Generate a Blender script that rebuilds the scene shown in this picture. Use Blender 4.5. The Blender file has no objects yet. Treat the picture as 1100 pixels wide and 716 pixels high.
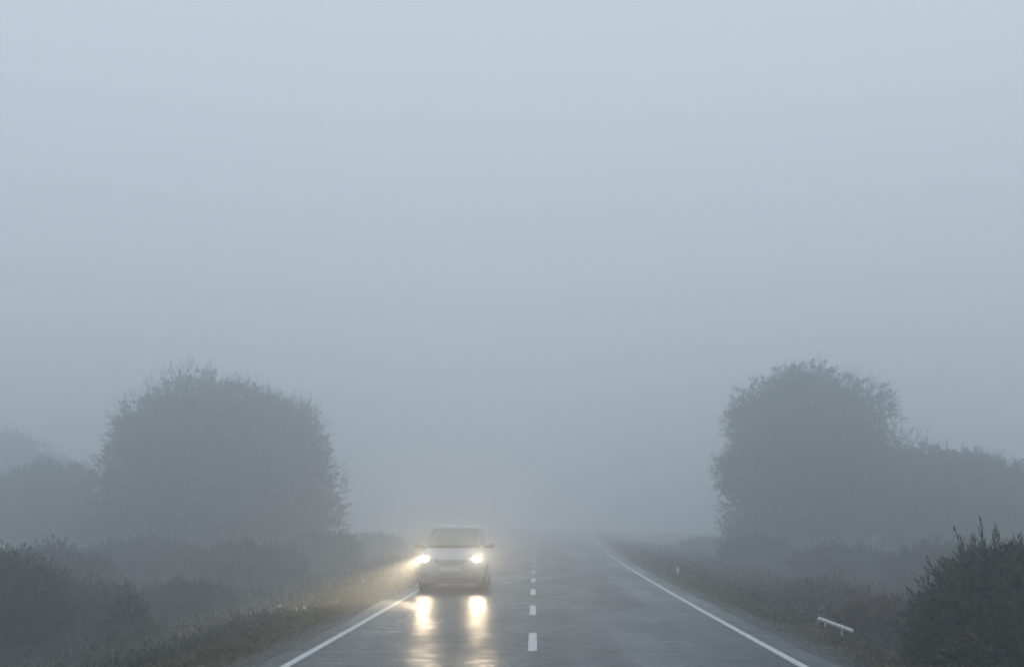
import bpy, math, random
import numpy as np
from mathutils import Vector, Matrix

rng = np.random.default_rng(7)
random.seed(7)
S = bpy.context.scene
COL = S.collection
R = math.radians

# ------------------------------------------------------------------ camera
CAM_H, F, VX, VY = 1.65, 1300.0, 573.0, 564.0       # eye height, focal length in photo pixels, vanishing point


def lat(px, d):
    return (px - VX) / F * d


def hgt(py, d):
    return CAM_H - (py - VY) / F * d


cam_d = bpy.data.cameras.new('camera')
cam = bpy.data.objects.new('camera', cam_d)
COL.objects.link(cam)
cam.location = (0, 0, CAM_H)
cam.rotation_euler = (R(90), 0, 0)
cam_d.sensor_fit = 'HORIZONTAL'
cam_d.sensor_width = 36
cam_d.lens = F / 1100 * 36
cam_d.shift_x = (550 - VX) / 1100
cam_d.shift_y = (VY - 358) / 1100
cam_d.clip_end = 4000
S.camera = cam
cam_d.dof.use_dof = True
cam_d.dof.focus_distance = 15
cam_d.dof.aperture_fstop = 1.7

# ------------------------------------------------------------------ helpers
def link(name, verts, faces, mat=None, parent=None, smooth=False, loc=None):
    me = bpy.data.meshes.new(name)
    me.from_pydata([tuple(v) for v in verts], [], [tuple(f) for f in faces])
    me.update()
    if smooth:
        me.polygons.foreach_set('use_smooth', [True] * len(me.polygons))
    o = bpy.data.objects.new(name, me)
    COL.objects.link(o)
    if mat:
        me.materials.append(mat)
    if parent:
        o.parent = parent
    if loc:
        o.location = loc
    return o


def quads(name, V, k, mat, parent=None):
    """V: (n,k,3) array of n separate k-gons -> one mesh"""
    n = len(V)
    me = bpy.data.meshes.new(name)
    me.vertices.add(n * k)
    me.vertices.foreach_set('co', np.ascontiguousarray(V.reshape(-1), dtype=np.float32))
    me.loops.add(n * k)
    me.loops.foreach_set('vertex_index', np.arange(n * k, dtype=np.int32))
    me.polygons.add(n)
    me.polygons.foreach_set('loop_start', np.arange(0, n * k, k, dtype=np.int32))
    me.update(calc_edges=True)
    me.validate()
    o = bpy.data.objects.new(name, me)
    COL.objects.link(o)
    me.materials.append(mat)
    if parent:
        o.parent = parent
    return o


def thing(name, label, cat, loc=(0, 0, 0), rz=0, group=None):
    o = bpy.data.objects.new(name, None)
    COL.objects.link(o)
    o.location = loc
    o.rotation_euler = (0, 0, rz)
    tag(o, label, cat, group)
    return o


def tag(o, label, cat, group=None):
    o['label'] = label
    o['category'] = cat
    if group:
        o['group'] = group
    return o


def nrm(a):
    return a / np.maximum(np.linalg.norm(a, axis=-1, keepdims=True), 1e-9)


def tube(pts, rad, seg=7):
    """tapered tube along pts -> verts, faces"""
    vs, fs = [], []
    pts = [Vector(p) for p in pts]
    for i, p in enumerate(pts):
        t = (pts[min(i + 1, len(pts) - 1)] - pts[max(i - 1, 0)]).normalized()
        a = t.orthogonal().normalized()
        if abs(t.z) < 0.99:
            a = t.cross(Vector((0, 0, 1))).normalized()
        else:
            a = Vector((1, 0, 0))
            a = (a - t * a.dot(t)).normalized()
        b = t.cross(a)
        for k in range(seg):
            an = 2 * math.pi * k / seg
            vs.append(p + (a * math.cos(an) + b * math.sin(an)) * rad[i])
    for i in range(len(pts) - 1):
        for k in range(seg):
            fs.append((i * seg + k, i * seg + (k + 1) % seg, (i + 1) * seg + (k + 1) % seg, (i + 1) * seg + k))
    fs.append(tuple(range(seg))[::-1])
    fs.append(tuple((len(pts) - 1) * seg + k for k in range(seg)))
    return vs, fs


def merge(parts):
    V, Fc = [], []
    for v, f in parts:
        o = len(V)
        V += list(v)
        Fc += [tuple(i + o for i in q) for q in f]
    return V, Fc


def box(cx, cy, cz, sx, sy, sz):
    v = [(cx + x * sx / 2, cy + y * sy / 2, cz + z * sz / 2) for z in (-1, 1) for x, y in ((-1, -1), (1, -1), (1, 1), (-1, 1))]
    f = [(3, 2, 1, 0), (4, 5, 6, 7), (0, 1, 5, 4), (1, 2, 6, 5), (2, 3, 7, 6), (3, 0, 4, 7)]
    return v, f


def lathe(profile, axis='x', seg=40, c=(0, 0, 0)):
    vs, fs = [], []
    n = len(profile)
    for k in range(seg):
        an = 2 * math.pi * k / seg
        for (a, r) in profile:
            vs.append((c[0] + a, c[1] + r * math.cos(an), c[2] + r * math.sin(an)))
    for k in range(seg):
        for i in range(n - 1):
            k2 = (k + 1) % seg
            fs.append((k * n + i, k * n + i + 1, k2 * n + i + 1, k2 * n + i))
    return vs, fs


def ip(tab):
    xs = np.array([t[0] for t in tab], float)
    ys = np.array([t[1] for t in tab], float)
    m = np.gradient(ys, xs)

    def f(x):
        x = np.clip(x, xs[0], xs[-1])
        i = np.clip(np.searchsorted(xs, x) - 1, 0, len(xs) - 2)
        h = xs[i + 1] - xs[i]
        t = (x - xs[i]) / h
        return ((1 + 2 * t) * (1 - t) ** 2 * ys[i] + t * (1 - t) ** 2 * h * m[i]
                + t * t * (3 - 2 * t) * ys[i + 1] + t * t * (t - 1) * h * m[i + 1])
    return f


# ------------------------------------------------------------------ materials
def mat(name, base=(0.5, 0.5, 0.5), rough=0.6, spec=0.5, metal=0.0, emit=None, es=0.0):
    m = bpy.data.materials.new(name)
    m.use_nodes = True
    b = m.node_tree.nodes['Principled BSDF']
    b.inputs['Base Color'].default_value = (*base, 1)
    b.inputs['Roughness'].default_value = rough
    b.inputs['Specular IOR Level'].default_value = spec
    b.inputs['Metallic'].default_value = metal
    if emit:
        b.inputs['Emission Color'].default_value = (*emit, 1)
        b.inputs['Emission Strength'].default_value = es
    return m


def nodes(m):
    return m.node_tree.nodes, m.node_tree.links, m.node_tree.nodes['Principled BSDF']


def ramp(n, stops):
    r = n.new('ShaderNodeValToRGB')
    el = r.color_ramp.elements
    while len(el) < len(stops):
        el.new(0.5)
    for e, (p, c) in zip(el, stops):
        e.position = p
        e.color = (*c, 1) if len(c) == 3 else c
    return r


def leaf_mat(name, c0, c1, c2, rough=0.6, spec=0.35):
    m = mat(name, c0, rough, spec)
    n, l, b = nodes(m)
    g = n.new('ShaderNodeNewGeometry')
    r = ramp(n, [(0.0, c0), (0.55, c1), (1.0, c2)])
    l.new(g.outputs['Random Per Island'], r.inputs[0])
    l.new(r.outputs[0], b.inputs['Base Color'])
    return m


def noisy(name, stops, scale, detail=5, rough=0.8, bump=0.3, bscale=None, spec=0.4):
    m = mat(name, stops[0][1], rough, spec)
    n, l, b = nodes(m)
    tc = n.new('ShaderNodeTexCoord')
    t = n.new('ShaderNodeTexNoise')
    t.inputs['Scale'].default_value = scale
    t.inputs['Detail'].default_value = detail
    l.new(tc.outputs['Object'], t.inputs['Vector'])
    r = ramp(n, stops)
    l.new(t.outputs['Fac'], r.inputs[0])
    l.new(r.outputs[0], b.inputs['Base Color'])
    if bump:
        t2 = n.new('ShaderNodeTexNoise')
        t2.inputs['Scale'].default_value = bscale or scale * 3
        t2.inputs['Detail'].default_value = 6
        l.new(tc.outputs['Object'], t2.inputs['Vector'])
        bp = n.new('ShaderNodeBump')
        bp.inputs['Strength'].default_value = bump
        bp.inputs['Distance'].default_value = 0.02
        l.new(t2.outputs['Fac'], bp.inputs['Height'])
        l.new(bp.outputs[0], b.inputs['Normal'])
    return m


def asphalt_mat():
    m = mat('wet_asphalt', (0.045, 0.047, 0.05), 0.3, 0.2)
    n, l, b = nodes(m)
    uv = n.new('ShaderNodeUVMap')            # u = metres from the centre line, v = metres along the road
    uv.uv_map = 'road'
    # streaky wear running along the road
    mp = n.new('ShaderNodeMapping')
    mp.inputs['Scale'].default_value = (1.1, 0.05, 1)
    l.new(uv.outputs[0], mp.inputs[0])
    st = n.new('ShaderNodeTexNoise')
    st.inputs['Scale'].default_value = 1.0
    st.inputs['Detail'].default_value = 5
    l.new(mp.outputs[0], st.inputs['Vector'])
    # broad damp patches
    mp2 = n.new('ShaderNodeMapping')
    mp2.inputs['Scale'].default_value = (0.5, 0.22, 1)
    l.new(uv.outputs[0], mp2.inputs[0])
    pt = n.new('ShaderNodeTexNoise')
    pt.inputs['Scale'].default_value = 1.0
    pt.inputs['Detail'].default_value = 4
    l.new(mp2.outputs[0], pt.inputs['Vector'])
    mixn = n.new('ShaderNodeMath'); mixn.operation = 'ADD'
    l.new(st.outputs['Fac'], mixn.inputs[0]); l.new(pt.outputs['Fac'], mixn.inputs[1])
    # aggregate
    ag = n.new('ShaderNodeTexVoronoi')
    ag.inputs['Scale'].default_value = 70
    tc = n.new('ShaderNodeTexCoord')
    l.new(tc.outputs['Object'], ag.inputs['Vector'])
    agn = n.new('ShaderNodeTexNoise')
    agn.inputs['Scale'].default_value = 9
    agn.inputs['Detail'].default_value = 8
    agn.inputs['Roughness'].default_value = 0.7
    l.new(tc.outputs['Object'], agn.inputs['Vector'])
    rc = ramp(n, [(0.3, (0.011, 0.014, 0.018)), (0.52, (0.024, 0.029, 0.035)), (0.72, (0.047, 0.054, 0.062))])
    l.new(agn.outputs['Fac'], rc.inputs[0])
    l.new(rc.outputs[0], b.inputs['Base Color'])
    # small ripples of the water film lie across the road
    mp3 = n.new('ShaderNodeMapping')
    mp3.inputs['Scale'].default_value = (2.2, 3.0, 1)
    l.new(uv.outputs[0], mp3.inputs[0])
    rp_ = n.new('ShaderNodeTexNoise')
    rp_.inputs['Scale'].default_value = 1.0
    rp_.inputs['Detail'].default_value = 5
    rp_.inputs['Roughness'].default_value = 0.65
    l.new(mp3.outputs[0], rp_.inputs['Vector'])
    ad = n.new('ShaderNodeMath'); ad.operation = 'ADD'
    l.new(mixn.outputs[0], ad.inputs[0]); l.new(rp_.outputs['Fac'], ad.inputs[1])
    mr = n.new('ShaderNodeMapRange')
    mr.inputs['From Min'].default_value = 1.15
    mr.inputs['From Max'].default_value = 1.85
    mr.inputs['To Min'].default_value = 0.20
    mr.inputs['To Max'].default_value = 0.48
    l.new(ad.outputs[0], mr.inputs['Value'])
    l.new(mr.outputs[0], b.inputs['Roughness'])
    bp = n.new('ShaderNodeBump')
    bp.inputs['Strength'].default_value = 0.35
    bp.inputs['Distance'].default_value = 0.006
    l.new(ag.outputs['Distance'], bp.inputs['Height'])
    bp2 = n.new('ShaderNodeBump')
    bp2.inputs['Strength'].default_value = 0.5
    bp2.inputs['Distance'].default_value = 0.02
    w = n.new('ShaderNodeTexNoise')
    w.inputs['Scale'].default_value = 5.0
    w.inputs['Detail'].default_value = 4
    l.new(tc.outputs['Object'], w.inputs['Vector'])
    l.new(w.outputs['Fac'], bp2.inputs['Height'])
    l.new(bp2.outputs[0], bp.inputs['Normal'])
    l.new(bp.outputs[0], b.inputs['Normal'])
    return m


def paint_mat():
    m = mat('road_paint', (0.75, 0.76, 0.76), 0.45, 0.4)
    n, l, b = nodes(m)
    tc = n.new('ShaderNodeTexCoord')
    t = n.new('ShaderNodeTexNoise')
    t.inputs['Scale'].default_value = 14
    t.inputs['Detail'].default_value = 8
    t.inputs['Roughness'].default_value = 0.7
    l.new(tc.outputs['Object'], t.inputs['Vector'])
    r = ramp(n, [(0.34, (0.14, 0.14, 0.14)), (0.46, (0.4, 0.41, 0.41)), (0.62, (0.58, 0.59, 0.59))])
    l.new(t.outputs['Fac'], r.inputs[0])
    l.new(r.outputs[0], b.inputs['Base Color'])
    return m


M = dict(
    asphalt=asphalt_mat(), paint=paint_mat(),
    ground=noisy('soil_and_moss', [(0.3, (0.018, 0.018, 0.012)), (0.5, (0.035, 0.034, 0.02)), (0.72, (0.06, 0.055, 0.032))], 1.3, 8, 0.9, 0.5, 6),
    gravel=noisy('wet_gravel', [(0.35, (0.012, 0.012, 0.013)), (0.5, (0.028, 0.0275, 0.027)), (0.7, (0.07, 0.067, 0.064))], 16, 4, 0.65, 1.0, 25),
    grass=leaf_mat('verge_grass', (0.075, 0.068, 0.022), (0.12, 0.105, 0.036), (0.19, 0.155, 0.07)),
    bracken=leaf_mat('undergrowth', (0.014, 0.018, 0.012), (0.02, 0.023, 0.016), (0.028, 0.029, 0.02)),
    tree_leaf=leaf_mat('tree_leaves', (0.028, 0.035, 0.022), (0.034, 0.042, 0.027), (0.043, 0.05, 0.033), 0.8, 0.2),
    shrub_leaf=leaf_mat('shrub_leaves', (0.022, 0.027, 0.018), (0.03, 0.034, 0.023), (0.042, 0.045, 0.03), 0.75, 0.22),
    bush_leaf=leaf_mat('glossy_bush_leaves', (0.013, 0.014, 0.009), (0.026, 0.025, 0.014), (0.075, 0.066, 0.038), 0.5, 0.35),
    brown_leaf=leaf_mat('dead_bracken', (0.05, 0.034, 0.026), (0.075, 0.05, 0.036), (0.10, 0.07, 0.05)),
    stone=leaf_mat('stones', (0.02, 0.02, 0.021), (0.045, 0.045, 0.047), (0.14, 0.135, 0.13), 0.6, 0.4),
    bark=noisy('bark', [(0.3, (0.035, 0.03, 0.025)), (0.7, (0.09, 0.08, 0.07))], 9, 6, 0.9, 0.6),
    white=noisy('white_paint', [(0.35, (0.30, 0.30, 0.29)), (0.6, (0.56, 0.57, 0.57))], 12, 5, 0.5, 0.05),
    body=mat('car_paint', (0.25, 0.27, 0.30), 0.32, 0.5),
    glass=mat('car_glass', (0.10, 0.11, 0.12), 0.12, 0.9),
    trim=mat('black_trim', (0.02, 0.02, 0.022), 0.5, 0.4),
    mirror=mat('mirror_shell', (0.12, 0.125, 0.13), 0.4, 0.5),
    bumper=mat('grey_bumper', (0.17, 0.175, 0.185), 0.5, 0.4),
    chrome=mat('chrome', (0.6, 0.6, 0.6), 0.2, 0.5, 1.0),
    tyre=mat('tyre_rubber', (0.02, 0.02, 0.02), 0.75, 0.3),
    rim=mat('alloy', (0.4, 0.41, 0.42), 0.35, 0.5, 0.8),
    plate=mat('plate', (0.42, 0.43, 0.43), 0.4, 0.4),
    lamp=mat('lit_headlight', (1, 0.95, 0.85), 0.2, 0.5, 0, (1.0, 0.77, 0.48), 300),
    lens=mat('lamp_housing', (0.3, 0.3, 0.32), 0.15, 0.5),
    red=mat('tail_lamp', (0.3, 0.01, 0.01), 0.2, 0.5),
    reflector=mat('post_reflector', (0.25, 0.02, 0.02), 0.3, 0.5),
)

# ------------------------------------------------------------------ road layout
x_c = ip([(-40, -0.01), (0, -0.01), (40, 0.0), (61, 0.04), (100, 0.2), (130, 0.5), (200, 3), (300, 11), (500, 36), (900, 110)])
x_r = ip([(-40, 3.12), (0, 3.12), (14, 3.16), (18, 3.2), (33, 3.42), (61, 4.08), (100, 5.3), (130, 6.4), (200, 10.2), (300, 19), (500, 46), (900, 122)])
x_l = ip([(-40, -2.92), (0, -2.92), (30, -2.92), (45, -3.0), (70, -3.6), (100, -4.8), (130, -6.2), (200, -7.5), (300, -4), (500, 18), (900, 90)])


def z_road(d):
    d = np.asarray(d, float)
    t = np.clip(d - 50, 0, 110)
    return 0.00008 * t * t + np.clip(d - 160, 0, 1e9) * 0.004


A_L, A_R = 0.36, 0.48            # sealed strip outside each edge line


def hash2(x, y):
    return (0.5 * np.sin(x * 0.71 + y * 0.53) + 0.3 * np.sin(x * 1.93 - y * 1.37 + 1.3) + 0.2 * np.sin(x * 3.7 + y * 4.3 + 0.7))


prof_l = ip([(0, -0.015), (0.25, -0.02), (0.9, -0.03), (1.3, -0.10), (2.5, -0.55), (4.5, -1.05), (9, -1.15), (25, -1.0), (400, -1.0)])
prof_r = ip([(0, -0.015), (0.3, -0.02), (0.9, -0.04), (1.2, -0.14), (2.2, -0.42), (4.5, -0.75), (9, -0.8), (25, -0.7), (400, -0.7)])


def ground_z(x, d):
    x = np.asarray(x, float); d = np.asarray(d, float)
    el, er = x_l(d) - A_L, x_r(d) + A_R
    ol, orr = el - x, x - er
    zl, zr = prof_l(np.maximum(ol, 0)), prof_r(np.maximum(orr, 0))
    z = np.where(ol > 0, zl, np.where(orr > 0, zr, -0.015))
    o = np.maximum(np.maximum(ol, orr), 0)
    z = z + hash2(x, d) * np.clip((o - 0.5) * 0.08, 0, 0.16)
    return z + z_road(d)


ds = np.concatenate([np.arange(-30, 80, 1.0), np.arange(80, 200, 4.0), np.arange(200, 901, 25.0)])


def strip(name, fl, fr, m, dz, ds=ds, cols=2, uvname=None):
    V, Fc, UV = [], [], []
    for d in ds:
        a, b = float(fl(d)), float(fr(d))
        for k in range(cols):
            x = a + (b - a) * k / (cols - 1)
            V.append((x, float(d), float(z_road(d)) + dz))
            UV.append((x - float(x_c(d)), float(d)))
    for i in range(len(ds) - 1):
        for k in range(cols - 1):
            j = i * cols + k
            Fc.append((j, j + 1, j + cols + 1, j + cols))
    o = link(name, V, Fc, m)
    if uvname:
        u = o.data.uv_layers.new(name=uvname)
        for lp in o.data.loops:
            u.data[lp.index].uv = UV[lp.vertex_index]
    return o


# ground: one sheet from verge to horizon
offs = [0, .2, .4, .6, .8, 1, 1.2, 1.4, 1.7, 2, 2.4, 2.8, 3.3, 4, 5, 6, 7.5, 9, 11, 13, 16, 20, 24, 30, 40, 60, 100, 180, 400]
V, Fc = [], []
nc = len(offs) * 2
for d in ds:
    el, er = float(x_l(d)) - A_L, float(x_r(d)) + A_R
    xs = [el - o for o in offs[::-1]] + [er + o for o in offs]
    zs = ground_z(np.array(xs), np.full(nc, d))
    V += [(x, float(d), float(z)) for x, z in zip(xs, zs)]
for i in range(len(ds) - 1):
    for k in range(nc - 1):
        j = i * nc + k
        Fc.append((j, j + 1, j + nc + 1, j + nc))
g = link('ground', V, Fc, M['ground'], smooth=True)
g['kind'] = 'structure'


# ragged gravel shoulders
def rag(d, s):
    return 0.05 * math.sin(d * 1.7 + s) + 0.04 * math.sin(d * 4.3 + 2 * s) + 0.03 * math.sin(d * 9.1 + 3 * s)


dg = np.arange(-10, 140, 0.35)
o = strip('road', lambda d: x_l(d) - A_L, lambda d: x_r(d) + A_R, M['asphalt'], 0.0, cols=9, uvname='road'); o['kind'] = 'structure'
o = strip('gravel_shoulder', lambda d: x_l(d) - A_L - 0.22 - rag(d, 1), lambda d: x_l(d) - A_L + 0.03 + 0.5 * rag(d, 4), M['gravel'], 0.006, dg); o['kind'] = 'structure'
o = strip('gravel_shoulder', lambda d: x_r(d) + A_R - 0.04 + 0.5 * rag(d, 2), lambda d: x_r(d) + A_R + 0.27 + rag(d, 6), M['gravel'], 0.006, dg); o['kind'] = 'structure'
o = strip('edge_line', lambda d: x_l(d) - 0.055, lambda d: x_l(d) + 0.055, M['paint'], 0.004); o['kind'] = 'structure'
o = strip('edge_line', lambda d: x_r(d) - 0.055, lambda d: x_r(d) + 0.055, M['paint'], 0.004); o['kind'] = 'structure'
V, Fc = [], []
for k in range(-1, 40):
    d0 = 15.9 + 6.4 * k
    if d0 < 4:
        continue
    seg = np.linspace(d0, d0 + 2.7, 4)
    b0 = len(V)
    for d in seg:
        for sx in (-0.06, 0.06):
            V.append((float(x_c(d)) + sx, float(d), float(z_road(d)) + 0.004))
    for i in range(3):
        Fc.append((b0 + 2 * i, b0 + 2 * i + 1, b0 + 2 * i + 3, b0 + 2 * i + 2))
o = link('centre_line', V, Fc, M['paint']); o['kind'] = 'structure'


# ------------------------------------------------------------------ foliage
def rand_dirs(n):
    return nrm(rng.normal(size=(n, 3)))


def perp(D):
    a = np.cross(D, np.array([0.31, 0.22, 0.92]))
    a = nrm(a)
    return a, np.cross(D, a)


def shoots(P, D, L, k, ll, lw, ang=0.7, droop=0.0, jitter=0.25, start=0.15):
    """P,D (n,3): shoot bases and directions; k leaves on each -> (n*k,4,3) rhombic leaves"""
    n = len(P)
    L = np.broadcast_to(np.asarray(L, float), (n,))
    A, B = perp(D)
    out = []
    ph0 = rng.random(n) * 6.28
    for i in range(k):
        t = start + (1 - start) * (i + 0.5) / k
        ph = ph0 + 2.4 * i + rng.normal(size=n) * 0.2
        side = A * np.cos(ph)[:, None] + B * np.sin(ph)[:, None]
        a = ang * (1.15 - 0.75 * t) + rng.normal(size=n) * 0.15
        ld = nrm(D * np.cos(a)[:, None] + side * np.sin(a)[:, None] + rng.normal(size=(n, 3)) * jitter * 0.5 + np.array([0, 0, -droop]))
        base = P + D * (L * t)[:, None]
        w = nrm(np.cross(ld, D + rng.normal(size=(n, 3)) * 0.3))
        le = ll * (0.65 + 0.6 * rng.random(n))[:, None]
        ww = lw * (0.7 + 0.5 * rng.random(n))[:, None]
        nn = np.cross(ld, w)
        m = base + ld * le * 0.45 + nn * le * 0.06
        tip = base + ld * le
        out.append(np.stack([base, m + w * ww * 0.5, tip, m - w * ww * 0.5], 1))
    return np.concatenate(out)


def crown_points(lobes, n, lo=0.72, hi=1.0):
    """points near the surface of a union of ellipsoids with the outward direction of their lobe"""
    wts = np.array([max(r) * sorted(r)[1] for c, r in lobes]); wts = wts / wts.sum()
    idx = rng.choice(len(lobes), n, p=wts)
    C = np.array([l[0] for l in lobes])[idx]
    Rr = np.array([l[1] for l in lobes])[idx]
    u = rand_dirs(n)
    f = lo + (hi - lo) * rng.random(n) ** 0.6
    return C + u * Rr * f[:, None], nrm(u / Rr)


def lumpy(c, r, nsub, fr=(0.25, 0.42), zmin=-0.5, seed=0, out=0.8):
    """a main ellipsoid and sub-lobes budding from it"""
    rr = np.random.default_rng(seed)
    c = np.array(c, float); r = np.array(r, float)
    L = [(c, r * 0.86)]
    for i in range(nsub):
        u = nrm(rr.normal(size=3))
        while u[2] < zmin:
            u = nrm(rr.normal(size=3))
        s = fr[0] + (fr[1] - fr[0]) * rr.random()
        L.append((c + u * r * (out - 0.1 + 0.14 * rr.random()), np.full(3, min(r) * s) * np.array([1, 1, 0.85])))
    return L


def limbs(parts_for, h, rb, spread, seed, nl=7, fork=0.28):
    rr = random.Random(seed)
    P = []
    top = Vector((rr.uniform(-.1, .1) * spread, rr.uniform(-.1, .1) * spread, h))
    pts = [Vector((0, 0, -0.3)), Vector((0.04, 0.02, h * 0.2)), top * 0.5 + Vector((0.1, 0, 0)), top]
    P.append(tube(pts, [rb * 1.25, rb, rb * 0.6, rb * 0.12], 9))
    for i in range(nl):
        a = 6.28 * i / nl + rr.uniform(-.4, .4)
        z0 = h * (fork + 0.45 * rr.random())
        e = Vector((math.cos(a) * spread * rr.uniform(.6, .95), math.sin(a) * spread * rr.uniform(.6, .95), z0 + h * rr.uniform(.1, .35)))
        s = Vector((0, 0, z0))
        mid = s.lerp(e, 0.5) + Vector((0, 0, 0.08 * h))
        P.append(tube([s, mid, e], [rb * 0.55, rb * 0.3, rb * 0.06], 6))
        for q in range(2):
            b = mid.lerp(e, 0.2 + 0.4 * q)
            e2 = b + Vector((rr.uniform(-1, 1), rr.uniform(-1, 1), rr.uniform(.3, 1))) * spread * 0.3
            P.append(tube([b, e2], [rb * 0.22, rb * 0.04], 5))
    return merge(P)


def make_tree(name, cat, label, px, d, lobes_fn, n, L, k, ll, lw, m, h, rb, spread, seed, group=None, up=0.45, fill=0.5, spikes=0):
    x = lat(px, d)
    z0 = float(ground_z(x, d))
    t = thing(name, label, cat, (x, d, z0), 0, group)
    lobes = lobes_fn
    P, D = crown_points(lobes, n)
    if rb > 0.1:      # the top of a big crown is thin and twiggy
        fz = P[:, 2] / max(c[2] + r[2] for c, r in lobes)
        kk = rng.random(n) > np.clip((fz - 0.55) * 1.5, 0, 0.6)
        P, D = P[kk], D[kk]
    D = nrm(D + np.array([0, 0, up]) + rng.normal(size=P.shape) * 0.35)
    Vq = [shoots(P, D, L * (0.5 + 0.9 * rng.random(len(P)) ** 1.5), k, ll, lw)]
    # larger, duller leaves deep inside keep the crown from being hollow
    Pi, Di = crown_points(lobes, int(n * fill), 0.3, 0.82)
    Vq.append(shoots(Pi, nrm(Di + rng.normal(size=Pi.shape)), L, max(3, k // 2), ll * 2.4, lw * 3.6, 1.2))
    if rb > 0.1:
        Pm, Dm = crown_points(lobes[:1], int(n * 0.45), 0.15, 0.95)
        Vq.append(shoots(Pm, nrm(Dm + rng.normal(size=Pm.shape)), L, 4, ll * 2.6, lw * 4, 1.2))
    if spikes:
        Ps, Ds = crown_points([lobes[0]] + lobes[1:], spikes, 0.95, 1.02)
        Ds = nrm(Ds * 0.7 + np.array([0, 0, up + 0.4]) + rng.normal(size=Ps.shape) * 0.25)
        Vq.append(shoots(Ps, Ds, L * (0.9 + 0.7 * rng.random(len(Ps))), k + 4, ll, lw))
    A = np.concatenate(Vq)
    keep = A[:, :, 2].min(1) > -0.15
    quads('crown', A[keep], 4, m, t)
    if rb:
        v, f = limbs(None, h, rb, spread, seed)
        link('trunk', v, f, M['bark'], t, True)
    return t


TL = M['tree_leaf']
def grow(lobes, k):
    return [(np.array(c, float) * k, np.array(r, float) * k) for c, r in lobes]


# -- the big rounded tree to the left of the road
make_tree('broad_tree', 'tree', 'big broad rounded tree rising in the fog left of the car', 233, 79,
          grow(lumpy((0, 0, 4.3), (6.5, 5.2, 5.3), 40, (0.18, 0.34), -0.6, 11) +
          [(np.array((-1.0, 0, 8.0)), np.array((2.4, 2.0, 1.7))), (np.array((-2.8, 0, 6.6)), np.array((2.4, 2.2, 2.1))), (np.array((2.8, 0, 6.5)), np.array((2.4, 2.2, 2.0))), (np.array((-5.6, 0.5, 1.2)), np.array((2.0, 2.0, 1.6))),
           (np.array((-4.4, 0.5, 2.6)), np.array((2.5, 2.4, 3.4))), (np.array((4.2, 0.2, 2.9)), np.array((2.1, 2.4, 3.3))),
           (np.array((0.5, 0, 1.8)), np.array((5.4, 3.6, 2.2)))], 1.335),
          15500, 0.66, 9, 0.125, 0.06, TL, 11, 0.42, 5.8, 3, spikes=620, fill=0.9)
make_tree('small_tree', 'tree', 'lower bushy tree joined to the left flank of the big rounded tree', 52, 88,
          grow(lumpy((0, 0, 2.3), (3.4, 3.0, 2.7), 16, (0.22, 0.4), -0.4, 12), 1.42), 4600, 0.55, 8, 0.115, 0.056, TL, 5.6, 0.22, 3.6, 4, spikes=200, fill=0.9)
make_tree('distant_tree', 'tree', 'faint pale tree farthest back at the left edge of the view', 10, 138,
          grow(lumpy((0, 0, 4.2), (5.4, 4, 5.0), 20, (0.2, 0.38), -0.4, 13), 1.38), 2600, 0.9, 7, 0.26, 0.14, TL, 8, 0.3, 4.4, 5, spikes=160, fill=0.9)
# -- the tall tree to the right and the lower ones running on from it
make_tree('tall_tree', 'tree', 'tallest tree on the right of the road, rounded top over a ragged flank', 870, 75,
          grow(lumpy((0, 0, 4.55), (3.75, 3.6, 4.2), 36, (0.2, 0.36), -0.7, 21) +
          [(np.array((-1.9, 0, 6.4)), np.array((1.9, 1.9, 1.8))), (np.array((2.0, 0, 6.6)), np.array((1.9, 1.9, 1.8))), (np.array((-2.2, 0, 1.0)), np.array((1.9, 2.0, 1.5))),
           (np.array((-1.2, 0, 2.0)), np.array((2.9, 2.6, 2.5))), (np.array((2.9, 0, 3.0)), np.array((3.3, 2.6, 3.0)))], 1.39),
          13500, 0.66, 9, 0.12, 0.057, TL, 11, 0.4, 4.4, 6, spikes=620, fill=0.9)
make_tree('small_tree', 'tree', 'low spreading tree running on from the right flank of the tallest tree', 1000, 76,
          grow(lumpy((0, 0, 2.7), (3.4, 2.8, 2.75), 22, (0.2, 0.36), -0.4, 22), 1.41), 6000, 0.55, 8, 0.11, 0.052, TL, 5.4, 0.24, 3.2, 7, spikes=260, fill=0.9)
make_tree('small_tree', 'tree', 'low tree half out of view at the right edge behind the spiky bush', 1105, 73,
          grow(lumpy((0, 0, 2.2), (2.8, 2.4, 2.35), 16, (0.2, 0.36), -0.4, 23), 1.4), 4300, 0.55, 8, 0.11, 0.052, TL, 5, 0.24, 2.7, 8, spikes=200, fill=0.9)

SL = M['shrub_leaf']


def shrub(label, px, d, top_py, halfw, seed, m=SL, n=700, L=0.32, ll=0.11, lw=0.055, name='shrub', cat='shrub', zs=1.0, group='shrubs beside the road', cone=False, depth=0.8):
    x = lat(px, d)
    h = max(0.5, hgt(top_py, d) - float(ground_z(x, d)))
    if cone:
        lb = [(np.array((0, 0, h * f)), np.array((halfw * (1.05 - f), halfw * (1.05 - f), h * 0.2))) for f in (0.12, 0.28, 0.44, 0.6, 0.76, 0.9)]
    else:
        lb = lumpy((0, 0, h * 0.48), (halfw, halfw * depth, h * 0.5), 10, (0.3, 0.5), -0.3, seed, 0.75)
    return make_tree(name, cat, label, px, d, lb, n, L, 7, ll, lw, m, h * 0.75, 0.05, halfw * 0.7, seed, group, spikes=n // 8, up=0.6)


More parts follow.
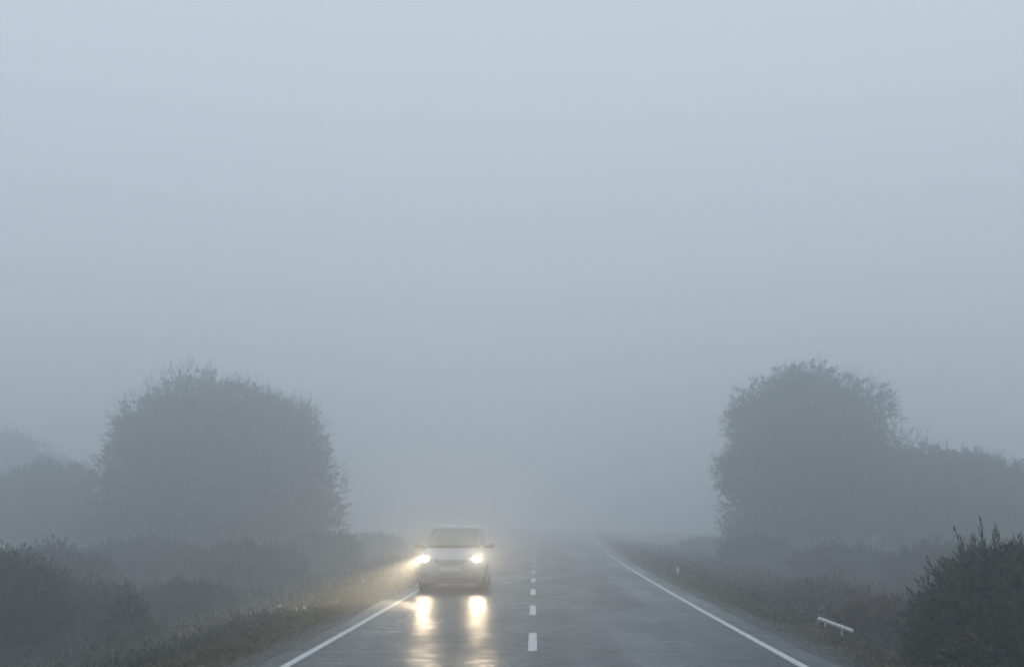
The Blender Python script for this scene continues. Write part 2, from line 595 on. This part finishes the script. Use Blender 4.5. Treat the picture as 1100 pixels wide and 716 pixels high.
# left of the road, near to far
shrub('dark twiggy shrub at the left edge, nearest on that side', 4, 26, 594, 1.5, 31, n=1500, ll=0.085, lw=0.04)
shrub('low dark shrub between the left edge shrub and the pointed shrub', 82, 30, 630, 1.5, 32, n=1100, ll=0.085, lw=0.04)
shrub('small pointed shrub low on the left bank', 138, 25, 640, 0.6, 33, n=700, L=0.22, ll=0.08, lw=0.038, cone=True)
shrub('low rounded shrub on the left bank right of the pointed shrub', 205, 36, 632, 1.5, 34, n=1100, ll=0.1, lw=0.045)
shrub('dim shrub behind the low shrubs of the left bank', 55, 42, 592, 2.5, 35, n=1500, L=0.4, ll=0.11, lw=0.055)
shrub('wide shrub below the big rounded tree, left half', 160, 56, 580, 3.2, 36, n=1800, L=0.42, ll=0.12, lw=0.06)
shrub('wide shrub below the big rounded tree, right half', 268, 52, 588, 2.7, 37, n=1500, L=0.42, ll=0.12, lw=0.06)
shrub('roadside shrub under the right edge of the big rounded tree', 345, 66, 574, 2.3, 38, n=1200, L=0.42, ll=0.14, lw=0.07)
shrub('hazy shrub between the big rounded tree and the car', 398, 100, 577, 3.4, 39, n=1200, L=0.5, ll=0.17, lw=0.085)
# right of the road, near to far
shrub('dull brown low shrub between the white rail and the spiky bush', 945, 21, 650, 0.75, 41, M['brown_leaf'], 1300, 0.26, 0.07, 0.022)
shrub('low brown shrub behind the white rail', 880, 29, 632, 1.1, 42, M['brown_leaf'], 1100, 0.3, 0.085, 0.03)
shrub('dark shrub below the tallest right tree, above the white rail', 905, 50, 592, 2.4, 43, n=1600, L=0.4, ll=0.11, lw=0.055)
shrub('dark shrub directly behind the spiky bush', 1015, 44, 590, 2.4, 44, n=1600, L=0.4, ll=0.11, lw=0.055)
shrub('hazy shrub at the foot of the tallest right tree nearest the road', 812, 62, 580, 2.0, 45, n=1300, L=0.42, ll=0.13, lw=0.065)
shrub('faint low shrub beyond the thin white post', 762, 95, 583, 2.6, 46, n=900, L=0.5, ll=0.17, lw=0.085)


# -- near bush with long narrow leaves
def near_bush():
    d = 13.6
    px = 1086
    x = lat(px, d)
    z0 = float(ground_z(x, d))
    t = thing('spiky_bush', 'dark evergreen bush with narrow spiky leaves, close at the right edge', 'bush', (x, d, z0))
    H = 1.33 - z0
    lobes = lumpy((0, 0, H * 0.47), (0.84, 1.0, H * 0.46), 22, (0.2, 0.36), -0.5, 51, 0.8)
    for c, r in (((-0.62, -0.1, H * .58), .46), ((-0.70, 0, H * .25), .46), ((-0.3, 0, H * .74), .45), ((0.25, 0, H * .76), .45), ((0.5, 0, H * .68), .5), ((-0.5, -0.5, H * .4), .5)):
        lobes.append((np.array(c), np.full(3, r)))
    P, D = crown_points(lobes, 3300, 0.66, 0.98)
    D = nrm(D * 0.8 + np.array([0, 0, 0.55]) + rng.normal(size=P.shape) * 0.32)
    Ls = 0.10 + 0.16 * rng.random(len(P)) ** 1.6
    A = [shoots(P, D, Ls, 11, 0.092, 0.019, 0.85)]
    Ps, Ds = crown_points(lobes, 330, 0.93, 1.0)
    Ds = nrm(Ds * 0.75 + np.array([0, 0, 0.55]) + rng.normal(size=Ps.shape) * 0.3)
    Lp = 0.17 + 0.24 * rng.random(len(Ps))
    A.append(shoots(Ps, Ds, Lp, 15, 0.095, 0.016, 0.62))
    Pi, Di = crown_points(lobes, 1500, 0.25, 0.75)
    A.append(shoots(Pi, nrm(Di + rng.normal(size=Pi.shape)), 0.2, 7, 0.13, 0.045, 1.1))
    A = np.concatenate(A)
    A = A[A[:, :, 2].min(1) > -0.05]
    quads('crown', A, 4, M['bush_leaf'], t)
    # twigs of every shoot
    parts = []
    rr = random.Random(5)
    for i in range(9):
        a = 6.28 * i / 9 + rr.uniform(-.3, .3)
        e = Vector((math.cos(a) * 0.8, math.sin(a) * 0.85, H * rr.uniform(.5, .9)))
        parts.append(tube([Vector((math.cos(a) * .06, math.sin(a) * .06, -0.1)), e * 0.5 + Vector((0, 0, .15)), e], [0.035, 0.022, 0.006], 6))
    for p, dd, ll in zip(np.concatenate([P, Ps]), np.concatenate([D, Ds]), np.concatenate([Ls, Lp])):
        v0, v1 = Vector(p - dd * 0.05), Vector(p + dd * ll)
        parts.append(tube([v0, v1], [0.0035, 0.0012], 3))
    v, f = merge(parts)
    link('branches', v, f, M['bark'], t)


near_bush()


# -- grass on the verges and the tangle on the banks (nobody could count either)
def blades(xs, ys, hs, lean, w, seg_k=1):
    n = len(xs)
    z = ground_z(xs, ys)
    base = np.stack([xs, ys, z - 0.01], 1)
    a = rng.random(n) * 6.28
    dirh = np.stack([np.cos(a), np.sin(a), np.zeros(n)], 1)
    wv = np.stack([-np.sin(a + rng.normal(size=n) * .5), np.cos(a), np.zeros(n)], 1) * (w * (0.6 + 0.8 * rng.random(n)))[:, None]
    ln = (lean * rng.random(n) * hs)[:, None]
    mid = base + np.array([0, 0, 1]) * (hs * 0.6)[:, None] + dirh * ln * 0.4
    tip = base + np.array([0, 0, 1]) * (hs * (1 - 0.25 * rng.random(n)))[:, None] + dirh * ln * 1.1
    return np.stack([base - wv, base + wv, mid + wv * 0.7, tip, mid - wv * 0.7], 1)


def scatter(n, dmin, dmax, pw=1.6):
    u = rng.random(n)
    return dmin * (dmax / dmin) ** u if pw == 0 else dmin + (dmax - dmin) * u ** pw


n = 46000
B = []
for side in (-1, 1):
    d = scatter(n, 9, 110, 2.0)
    wv = 1.05 if side < 0 else 1.15
    o_ = 0.16 + wv * rng.random(n) ** 0.9 + 0.06 * np.sin(d * 2.3) + 0.05 * np.sin(d * 5.1)
    xs = (x_l(d) - A_L - o_) if side < 0 else (x_r(d) + A_R + o_)
    cl = 0.5 + 0.5 * np.sin(xs * 5 + 1.3 * np.sin(d * 2.1)) * np.sin(d * 3.3 + xs * 2)
    hs = (0.035 + 0.085 * rng.random(n)) * (0.55 + 0.9 * cl) * np.clip(o_ * 2.0, 0.5, 1.3)
    hs = np.where((xs > 4.0) & (d > 13.5) & (d < 20.5), hs * 0.65, hs)
    B.append(blades(xs, d, hs, 1.3, 0.0035 * np.clip(d / 14, 1, 4)))
o = quads('verge_grass', np.concatenate(B), 5, M['grass']); o['kind'] = 'stuff'

# loose stones along both edges of the seal
n = 9000
T = []
for side in (-1, 1):
    d = scatter(n, 9, 60, 2.0)
    o_ = 0.02 + 0.30 * rng.random(n)
    xs = (x_l(d) - A_L - o_) if side < 0 else (x_r(d) + A_R + o_)
    c = np.stack([xs, d, z_road(d) + 0.01], 1)
    r = (0.006 + 0.016 * rng.random(n) ** 2)[:, None]
    k = [c + r * rng.uniform(0.6, 1.3, (n, 1)) * np.array(q) for q in ((-1, -.6, -.5), (1, -.5, -.5), (0.1, 1, -.5), (0, 0, .9))]
    for q in ((0, 1, 3), (1, 2, 3), (2, 0, 3)):
        T.append(np.stack([k[q[0]], k[q[1]], k[q[2]]], 1))
o = quads('loose_gravel', np.concatenate(T), 3, M['stone']); o['kind'] = 'stuff'

# rank weeds and bracken on both banks
n = 26000
P, H = [], []
for side in (-1, 1):
    d = scatter(n, 9, 105, 1.7)
    o_ = 1.3 + (16 if side < 0 else 14) * rng.random(n) ** 1.5 * np.clip(d / 30, 0.5, 2)
    xs = (x_l(d) - A_L - o_) if side < 0 else (x_r(d) + A_R + o_)
    ok = (np.abs(xs) < 0.5 * d + 4) & ~((xs > 3) & (d > 14) & (d < 21) & (xs < 5.4))
    xs, d, o_ = xs[ok], d[ok], o_[ok]
    P.append(np.stack([xs, d, ground_z(xs, d)], 1))
    H.append((0.14 + 0.3 * rng.random(len(d))) * np.clip(0.35 + (o_ - 1.3) * 0.5, 0.35, 1.3) * (0.6 + 0.4 * np.sin(xs * 1.7) * np.sin(d * 1.1) + 0.3))
P = np.concatenate(P); H = np.concatenate(H)
D = nrm(np.array([0, 0, 1.0]) + rng.normal(size=P.shape) * 0.4)
A = shoots(P, D, H, 6, 0.13, 0.045, 1.0)
sc = np.tile(np.clip(P[:, 1] / 22, 1, 2.5), 6)[:, None, None]
A = A[:, :1] + (A - A[:, :1]) * sc
o = quads('undergrowth', A, 4, M['bracken']); o['kind'] = 'stuff'


# ------------------------------------------------------------------ white posts and the low rail
def marker_post(label, px, top_py, d, wd=0.1):
    x = lat(px, d)
    z0 = float(ground_z(x, d))
    h = hgt(top_py, d) - z0
    t = thing('marker_post', label, 'marker post', (x, d, z0), R(6), 'short white marker posts')
    v, f = box(0, 0, h / 2 - 0.1, wd, 0.035, h + 0.2)
    v = [Vector(q) for q in v]
    for q in v[4:6]:
        q.z -= 0.03
    o = link('post', v, f, M['white'], t)
    bv = o.modifiers.new('edge', 'BEVEL'); bv.width = 0.006; bv.segments = 2


marker_post('thin white marker post on the right verge beyond the rail', 728, 608.5, 40, 0.085)
marker_post('short white post on the left verge nearest the car', 390, 622, 33, 0.06)
marker_post('short white post on the left verge, farther from the car', 301, 649.5, 22, 0.05)


def low_rail():
    xa, da = lat(880, 19.9), 19.9
    xb, db = lat(915, 17.9), 17.9
    za, zb = hgt(664, da), hgt(677, db)
    x0, d0 = (xa + xb) / 2, (da + db) / 2
    z0 = float(ground_z(x0, d0))
    t = thing('low_rail', 'low white hooped rail in the grass of the right verge', 'rail', (x0, d0, z0))
    a = Vector((xa - x0, da - d0, za - z0)); b = Vector((xb - x0, db - d0, zb - z0))
    dirv = (b - a).normalized()
    dn = Vector((0, 0, -1))
    pts = [a + dn * 0.62 - dirv * 0.16, a + dn * 0.22 - dirv * 0.17, a + dn * 0.08 - dirv * 0.12, a, a.lerp(b, .5), b]
    v, f = tube(pts, [0.032] * len(pts), 10)
    link('top_rail', v, f, M['white'], t, True)
    for s in (0.2, 0.72):
        p = a.lerp(b, s)
        v, f = tube([p + dn * 0.02, p + dn * 0.7], [0.015, 0.015], 9)
        link('post', v, f, M['white'], t, True)


low_rail()


# ------------------------------------------------------------------ the car
CAR_D = 30.0
car = thing('hatchback_car', 'pale silver hatchback with both headlights lit, coming along the wet road', 'car', (lat(484.5, CAR_D), CAR_D + 2.05, 0), R(-0.6))
car.scale = (1, 1, 1.035)

zt = ip([(0.19, 0.80), (0.3, 0.845), (0.5, 0.875), (0.7, 0.88), (0.85, 0.868), (0.95, 0.845), (1.04, 0.80), (1.12, 0.765), (1.25, 0.725), (1.4, 0.665), (1.5, 0.615), (1.56, 0.57), (1.60, 0.46), (1.625, 0.25), (1.635, 0.03)])
zf = ip([(0.19, -1.94), (0.3, -2.04), (0.45, -2.08), (0.6, -2.08), (0.72, -2.04), (0.80, -1.95), (0.86, -1.80), (0.93, -1.50), (1.0, -1.22), (1.06, -1.04), (1.25, -0.72), (1.4, -0.47), (1.5, -0.29), (1.56, -0.16), (1.60, 0.05), (1.625, 0.3), (1.635, 0.5)])
zb = ip([(0.19, 1.98), (0.3, 2.06), (0.5, 2.08), (0.7, 2.06), (0.9, 2.02), (1.0, 1.98), (1.12, 1.92), (1.25, 1.84), (1.4, 1.72), (1.5, 1.62), (1.56, 1.5), (1.60, 1.3), (1.625, 1.0), (1.635, 0.55)])
def NSF(z):
    return 4.2 + 2.6 * min(1.0, max(0.0, (0.80 - z) / 0.2))



def prm(z):
    a, b = float(zf(z)), float(zb(z))
    return float(zt(z)), (a + b) / 2, (b - a) / 2


def surf(z, th):
    w, yc, l = prm(z)
    c, s = math.cos(th), math.sin(th)
    NS = NSF(z)
    return Vector((w * math.copysign(abs(c) ** (2 / NS), c), yc + l * math.copysign(abs(s) ** (2 / NS), s), z))


def front(x, z, off=0.0, sgn=-1):
    w, yc, l = prm(z)
    q = min(abs(x) / w, 0.995)
    NS = NSF(z)
    p = Vector((x, yc + sgn * l * (1 - q ** NS) ** (1 / NS), z))
    return p + normal(p, sgn, False) * off if off else p


def side(y, z, sx, off=0.0):
    w, yc, l = prm(z)
    q = min(abs(y - yc) / l, 0.995)
    NS = NSF(z)
    return Vector((sx * (w * (1 - q ** NS) ** (1 / NS) + off), y, z))


def normal(p, sgn, _):
    e = 0.01
    a = front(p.x + e, p.z, 0, sgn) - front(p.x - e, p.z, 0, sgn)
    b = front(p.x, p.z + e, 0, sgn) - front(p.x, p.z - e, 0, sgn)
    nn = a.cross(b).normalized()
    if nn.y * sgn < 0:
        nn = -nn
    return nn


def patch(fn, corners, nu=12, nv=6):
    """corners (a,z): bottom-left, bottom-right, top-right, top-left"""
    V, Fc = [], []
    (a0, z0), (a1, z1), (a2, z2), (a3, z3) = corners
    for j in range(nv + 1):
        v = j / nv
        for i in range(nu + 1):
            u = i / nu
            aa = (a0 * (1 - u) + a1 * u) * (1 - v) + (a3 * (1 - u) + a2 * u) * v
            zz = (z0 * (1 - u) + z1 * u) * (1 - v) + (z3 * (1 - u) + z2 * u) * v
            V.append(fn(aa, zz))
    for j in range(nv):
        for i in range(nu):
            k = j * (nu + 1) + i
            Fc.append((k, k + 1, k + nu + 2, k + nu + 1))
    return V, Fc


# body shell: plan rings stacked from sill to roof, wheel arches lifted out of the sides
zl = [0.19, 0.24, 0.3, 0.36, 0.42, 0.48, 0.54, 0.6, 0.66, 0.72, 0.77, 0.81, 0.85, 0.89, 0.93, 0.97, 1.01, 1.05, 1.1, 1.17, 1.25, 1.33, 1.4, 1.46, 1.5, 1.535, 1.56, 1.582, 1.60, 1.613, 1.625, 1.635]
NR = 128
AX_F, AX_R, ARCH = -1.28, 1.27, 0.355
V, Fc = [], []
for z in zl:
    for k in range(NR):
        # even arc spacing round the superellipse
        th = 2 * math.pi * k / NR
        w, yc, l = prm(z)
        c, s = math.cos(th), math.sin(th)
        NS = NSF(z)
        q = (abs(c) ** NS + abs(s) ** NS) ** (-1 / NS)
        p = Vector((w * c * q, yc + l * s * q, z))
        if abs(p.x) > 0.62:
            for ax in (AX_F, AX_R):
                dy = p.y - ax
                if abs(dy) < ARCH:
                    za = 0.31 + math.sqrt(ARCH ** 2 - dy * dy)
                    p.z = max(p.z, za)
        V.append(p)
for j in range(len(zl) - 1):
    for k in range(NR):
        k2 = (k + 1) % NR
        Fc.append((j * NR + k, j * NR + k2, (j + 1) * NR + k2, (j + 1) * NR + k))
Fc.append(tuple((len(zl) - 1) * NR + k for k in range(NR)))
link('body', V, Fc, M['body'], car, True)
v, f = merge([box(0, 0.0, 0.27, 1.3, 3.8, 0.12), box(0, AX_F, 0.5, 1.3, 0.8, 0.4), box(0, AX_R, 0.5, 1.3, 0.8, 0.4)])
link('underbody', v, f, M['trim'], car)

OFF = 0.006
v, f = patch(lambda a, z: front(a, z, OFF), [(-0.64, 1.09), (0.64, 1.09), (0.53, 1.525), (-0.53, 1.525)], 20, 10)
link('windscreen', v, f, M['glass'], car, True)
v, f = patch(lambda a, z: front(a, z, 0.012), [(-0.66, 1.045), (0.66, 1.045), (0.65, 1.085), (-0.65, 1.085)], 16, 2)
link('cowl', v, f, M['trim'], car, True)
for s in (-0.42, 0.14):
    p0 = front(s, 1.07, 0.025); p1 = front(s + 0.42, 1.105, 0.02)
    v, f = tube([p0, p1], [0.012, 0.008], 6)
    link('wiper', v, f, M['trim'], car)
v, f = patch(lambda a, z: front(a, z, OFF, 1), [(-0.6, 1.08), (0.6, 1.08), (0.5, 1.49), (-0.5, 1.49)], 16, 6)
link('rear_window', v, f, M['glass'], car, True)
for sx in (-1, 1):
    for (c0, nm) in (([(-0.74, 1.09), (0.28, 1.09), (0.28, 1.5), (-0.16, 1.5)], 'door_window'), ([(0.36, 1.09), (1.5, 1.12), (1.28, 1.49), (0.36, 1.5)], 'door_window')):
        v, f = patch(lambda a, z: side(a, z, sx, 0.006), c0, 14, 6)
        link(nm, v, f, M['glass'], car, True)
    for y in (0.1, 1.05):
        v, f = tube([side(y - .09, 0.93, sx, 0.015), side(y, 0.93, sx, 0.035), side(y + .09, 0.93, sx, 0.015)], [0.012, 0.014, 0.012], 6)
        link('door_handle', v, f, M['body'], car)
    # mirror
    mp = Vector((sx * 0.95, -0.72, 1.08))
    ms = []
    for j in range(9):
        ph = math.pi * j / 8
        for k in range(12):
            th = 2 * math.pi * k / 12
            ms.append(mp + Vector((0.10 * math.sin(ph) * math.cos(th), 0.06 * math.cos(ph), 0.062 * math.sin(ph) * math.sin(th))))
    mf = [(j * 12 + k, j * 12 + (k + 1) % 12, (j + 1) * 12 + (k + 1) % 12, (j + 1) * 12 + k) for j in range(8) for k in range(12)]
    mi = link('wing_mirror', ms, mf, M['mirror'], car, True)
    v, f = tube([Vector((sx * 0.76, -0.72, 1.06)), Vector((sx * 0.88, -0.72, 1.075))], [0.03, 0.03], 8)
    link('mirror_arm', v, f, M['trim'], mi)
    # headlight: housing with the lit lens inside it
    hl = [(0.46, 0.72), (0.77, 0.695), (0.80, 0.85), (0.53, 0.83)]
    cs = [(sx * a, z) for a, z in hl]
    v, f = patch(lambda a, z: front(a, z, 0.008), cs, 10, 6)
    h = link('headlight', v, f, M['lens'], car, True)
    c = Vector((sx * 0.645, 0, 0.778))
    V, Fc = [], []
    V.append(front(c.x, c.z, 0.03))
    for ring, rr, of in ((1, 0.5, 0.028), (2, 1.0, 0.012)):
        for k in range(24):
            an = 2 * math.pi * k / 24
            V.append(front(c.x + 0.095 * rr * math.cos(an), c.z + 0.062 * rr * math.sin(an), of))
    for k in range(24):
        Fc.append((0, 1 + k, 1 + (k + 1) % 24))
        Fc.append((1 + k, 25 + k, 25 + (k + 1) % 24, 1 + (k + 1) % 24))
    link('lamp_lens', V, Fc, M['lamp'], h, True)
    # what that lamp throws: a dazzling core ahead, a wide dipped flood and, on the kerb side, a beam over the verge
    beams = [('main_beam', 290, 15, 1.0, 0.6, 0.5, -4.5), ('dipped_beam', 34, 46, 1.0, 0.75, -11.0, 2.0)]
    if sx < 0:
        beams.append(('kerb_beam', 2100, 36, 0.9, 0.36, -9.0, 13.0))
    for nm, pw, size, blend, flat, tilt, turn in beams:
        ld = bpy.data.lights.new(nm, 'SPOT')
        ld.energy = pw
        ld.color = (1.0, 0.80, 0.55)
        ld.spot_size = R(size)
        ld.spot_blend = blend
        ld.shadow_soft_size = 0.05
        lo = bpy.data.objects.new(nm, ld)
        COL.objects.link(lo)
        lo.parent = h
        lo.location = front(c.x, c.z, 0.09)
        lo.rotation_euler = (R(90 + tilt), 0, R(180 - turn))
        lo.scale = (1.0, flat, 1.0)
    # tail lamp
    v, f = patch(lambda a, z: front(a, z, 0.008, 1), [(sx * 0.58, 0.78), (sx * 0.82, 0.78), (sx * 0.78, 1.02), (sx * 0.62, 1.02)], 8, 5)
    link('tail_light', v, f, M['red'], car, True)
    # fog lamp recess
    v, f = patch(lambda a, z: front(a, z, 0.006), [(sx * 0.52, 0.33), (sx * 0.74, 0.34), (sx * 0.72, 0.45), (sx * 0.52, 0.46)], 6, 4)
    link('bumper_recess', v, f, M['bumper'], car, True)

v, f = patch(lambda a, z: front(a, z, 0.007), [(-0.30, 0.665), (0.30, 0.665), (0.42, 0.76), (-0.42, 0.76)], 16, 4)
gr = link('grille', v, f, M['trim'], car, True)
for z in (0.69, 0.725):
    v, f = tube([front(x, z, 0.014) for x in np.linspace(-0.33, 0.33, 11)], [0.008] * 11, 6)
    link('grille_bar', v, f, M['chrome'], gr, True)
v, f = patch(lambda a, z: front(a, z, 0.006), [(-0.46, 0.29), (0.46, 0.29), (0.48, 0.42), (-0.48, 0.42)], 16, 4)
link('lower_intake', v, f, M['bumper'], car, True)
p = front(0, 0.55, 0.014)
v, f = box(p.x, p.y, p.z, 0.50, 0.012, 0.115)
link('number_plate', v, f, M['plate'], car)
p = front(0, 0.62, 0.014, 1)
v, f = box(p.x, p.y, p.z, 0.50, 0.012, 0.115)
link('number_plate', v, f, M['plate'], car)
tyre_p = [(-0.10, 0.20), (-0.10, 0.285), (-0.085, 0.305), (-0.05, 0.312), (0.05, 0.312), (0.085, 0.305), (0.10, 0.285), (0.10, 0.20)]
for sx in (-1, 1):
    for ax in (AX_F, AX_R):
        wv = bpy.data.objects.new('wheel', None); COL.objects.link(wv); wv.parent = car
        wv.location = (sx * 0.735, ax, 0.312)
        v, f = lathe(tyre_p); link('tyre', v, f, M['tyre'], wv, True)
        rp = [(sx * 0.07, 0.21), (sx * 0.085, 0.2), (sx * 0.06, 0.17)]
        pr = [lathe(rp), lathe([(sx * 0.05, 0.21), (sx * 0.05, 0.0)]), lathe([(sx * 0.085, 0.0), (sx * 0.085, 0.035), (sx * 0.05, 0.045)])]
        for k in range(5):
            an = 2 * math.pi * k / 5
            pr.append(tube([(sx * 0.075, 0.03 * math.cos(an), 0.03 * math.sin(an)), (sx * 0.075, 0.19 * math.cos(an), 0.19 * math.sin(an))], [0.028, 0.022], 6))
        v, f = merge(pr); link('rim', v, f, M['rim'], wv)

# ------------------------------------------------------------------ fog
v, f = box(0, 420, 0, 1100, 1010, 1)
hz0, hz1 = -3.0, 17.0
v = [(a, b, hz0 if c < 0 else hz1) for a, b, c in v]
fog = bpy.data.materials.new('fog')
fog.use_nodes = True
nt = fog.node_tree
nt.nodes.clear()
out = nt.nodes.new('ShaderNodeOutputMaterial')
pv = nt.nodes.new('ShaderNodeVolumePrincipled')
pv.inputs['Color'].default_value = (0.935, 0.966, 0.995, 1)
pv.inputs['Density'].default_value = 0.0147
pv.inputs['Anisotropy'].default_value = 0.72
nt.links.new(pv.outputs[0], out.inputs['Volume'])
hz = link('haze', v, f, fog)
hz['kind'] = 'stuff'

# ------------------------------------------------------------------ sky and light
w = bpy.data.worlds.new('World')
S.world = w
w.use_nodes = True
nt = w.node_tree
bg = nt.nodes['Background']
sky = nt.nodes.new('ShaderNodeTexSky')
sky.sky_type = 'NISHITA'
sky.sun_disc = False
SUN_EL, SUN_AZ = 48, 150
sky.sun_elevation = R(SUN_EL)
sky.sun_rotation = R(SUN_AZ)
tc = nt.nodes.new('ShaderNodeTexCoord')
sep = nt.nodes.new('ShaderNodeSeparateXYZ')
nt.links.new(tc.outputs['Generated'], sep.inputs[0])
rp = nt.nodes.new('ShaderNodeValToRGB')       # overcast dome: brighter overhead than at the horizon
el = rp.color_ramp.elements
el.new(0.4)
for e, (p, c) in zip(el, [(0.0, (2.9, 3.5, 3.85)), (0.35, (4.75, 5.45, 5.95)), (0.9, (6.9, 7.9, 8.6))]):
    e.position = p
    e.color = (*c, 1)
nt.links.new(sep.outputs['Z'], rp.inputs[0])
mx = nt.nodes.new('ShaderNodeMix')
mx.data_type = 'RGBA'
mx.inputs['Factor'].default_value = 0.88
nt.links.new(sky.outputs[0], mx.inputs['A'])
nt.links.new(rp.outputs[0], mx.inputs['B'])
nt.links.new(mx.outputs['Result'], bg.inputs['Color'])
bg.inputs['Strength'].default_value = 0.10

sd = bpy.data.lights.new('sun', 'SUN')
sd.energy = 0.5
sd.angle = R(40)
sd.color = (1.0, 0.97, 0.93)
so = bpy.data.objects.new('sun', sd)
COL.objects.link(so)
so.rotation_euler = (R(90 - SUN_EL), 0, R(180 - SUN_AZ))

S.view_settings.view_transform = 'Standard'
S.view_settings.look = 'None'
S.view_settings.gamma = 1
S.view_settings.exposure = 0.37
S.render.engine = 'CYCLES'
cy = S.cycles
cy.use_denoising = True
try:
    cy.denoiser = 'OPENIMAGEDENOISE'
except Exception:
    pass
cy.max_bounces = 8
cy.diffuse_bounces = 2
cy.glossy_bounces = 2
cy.volume_bounces = 5
cy.sample_clamp_indirect = 4
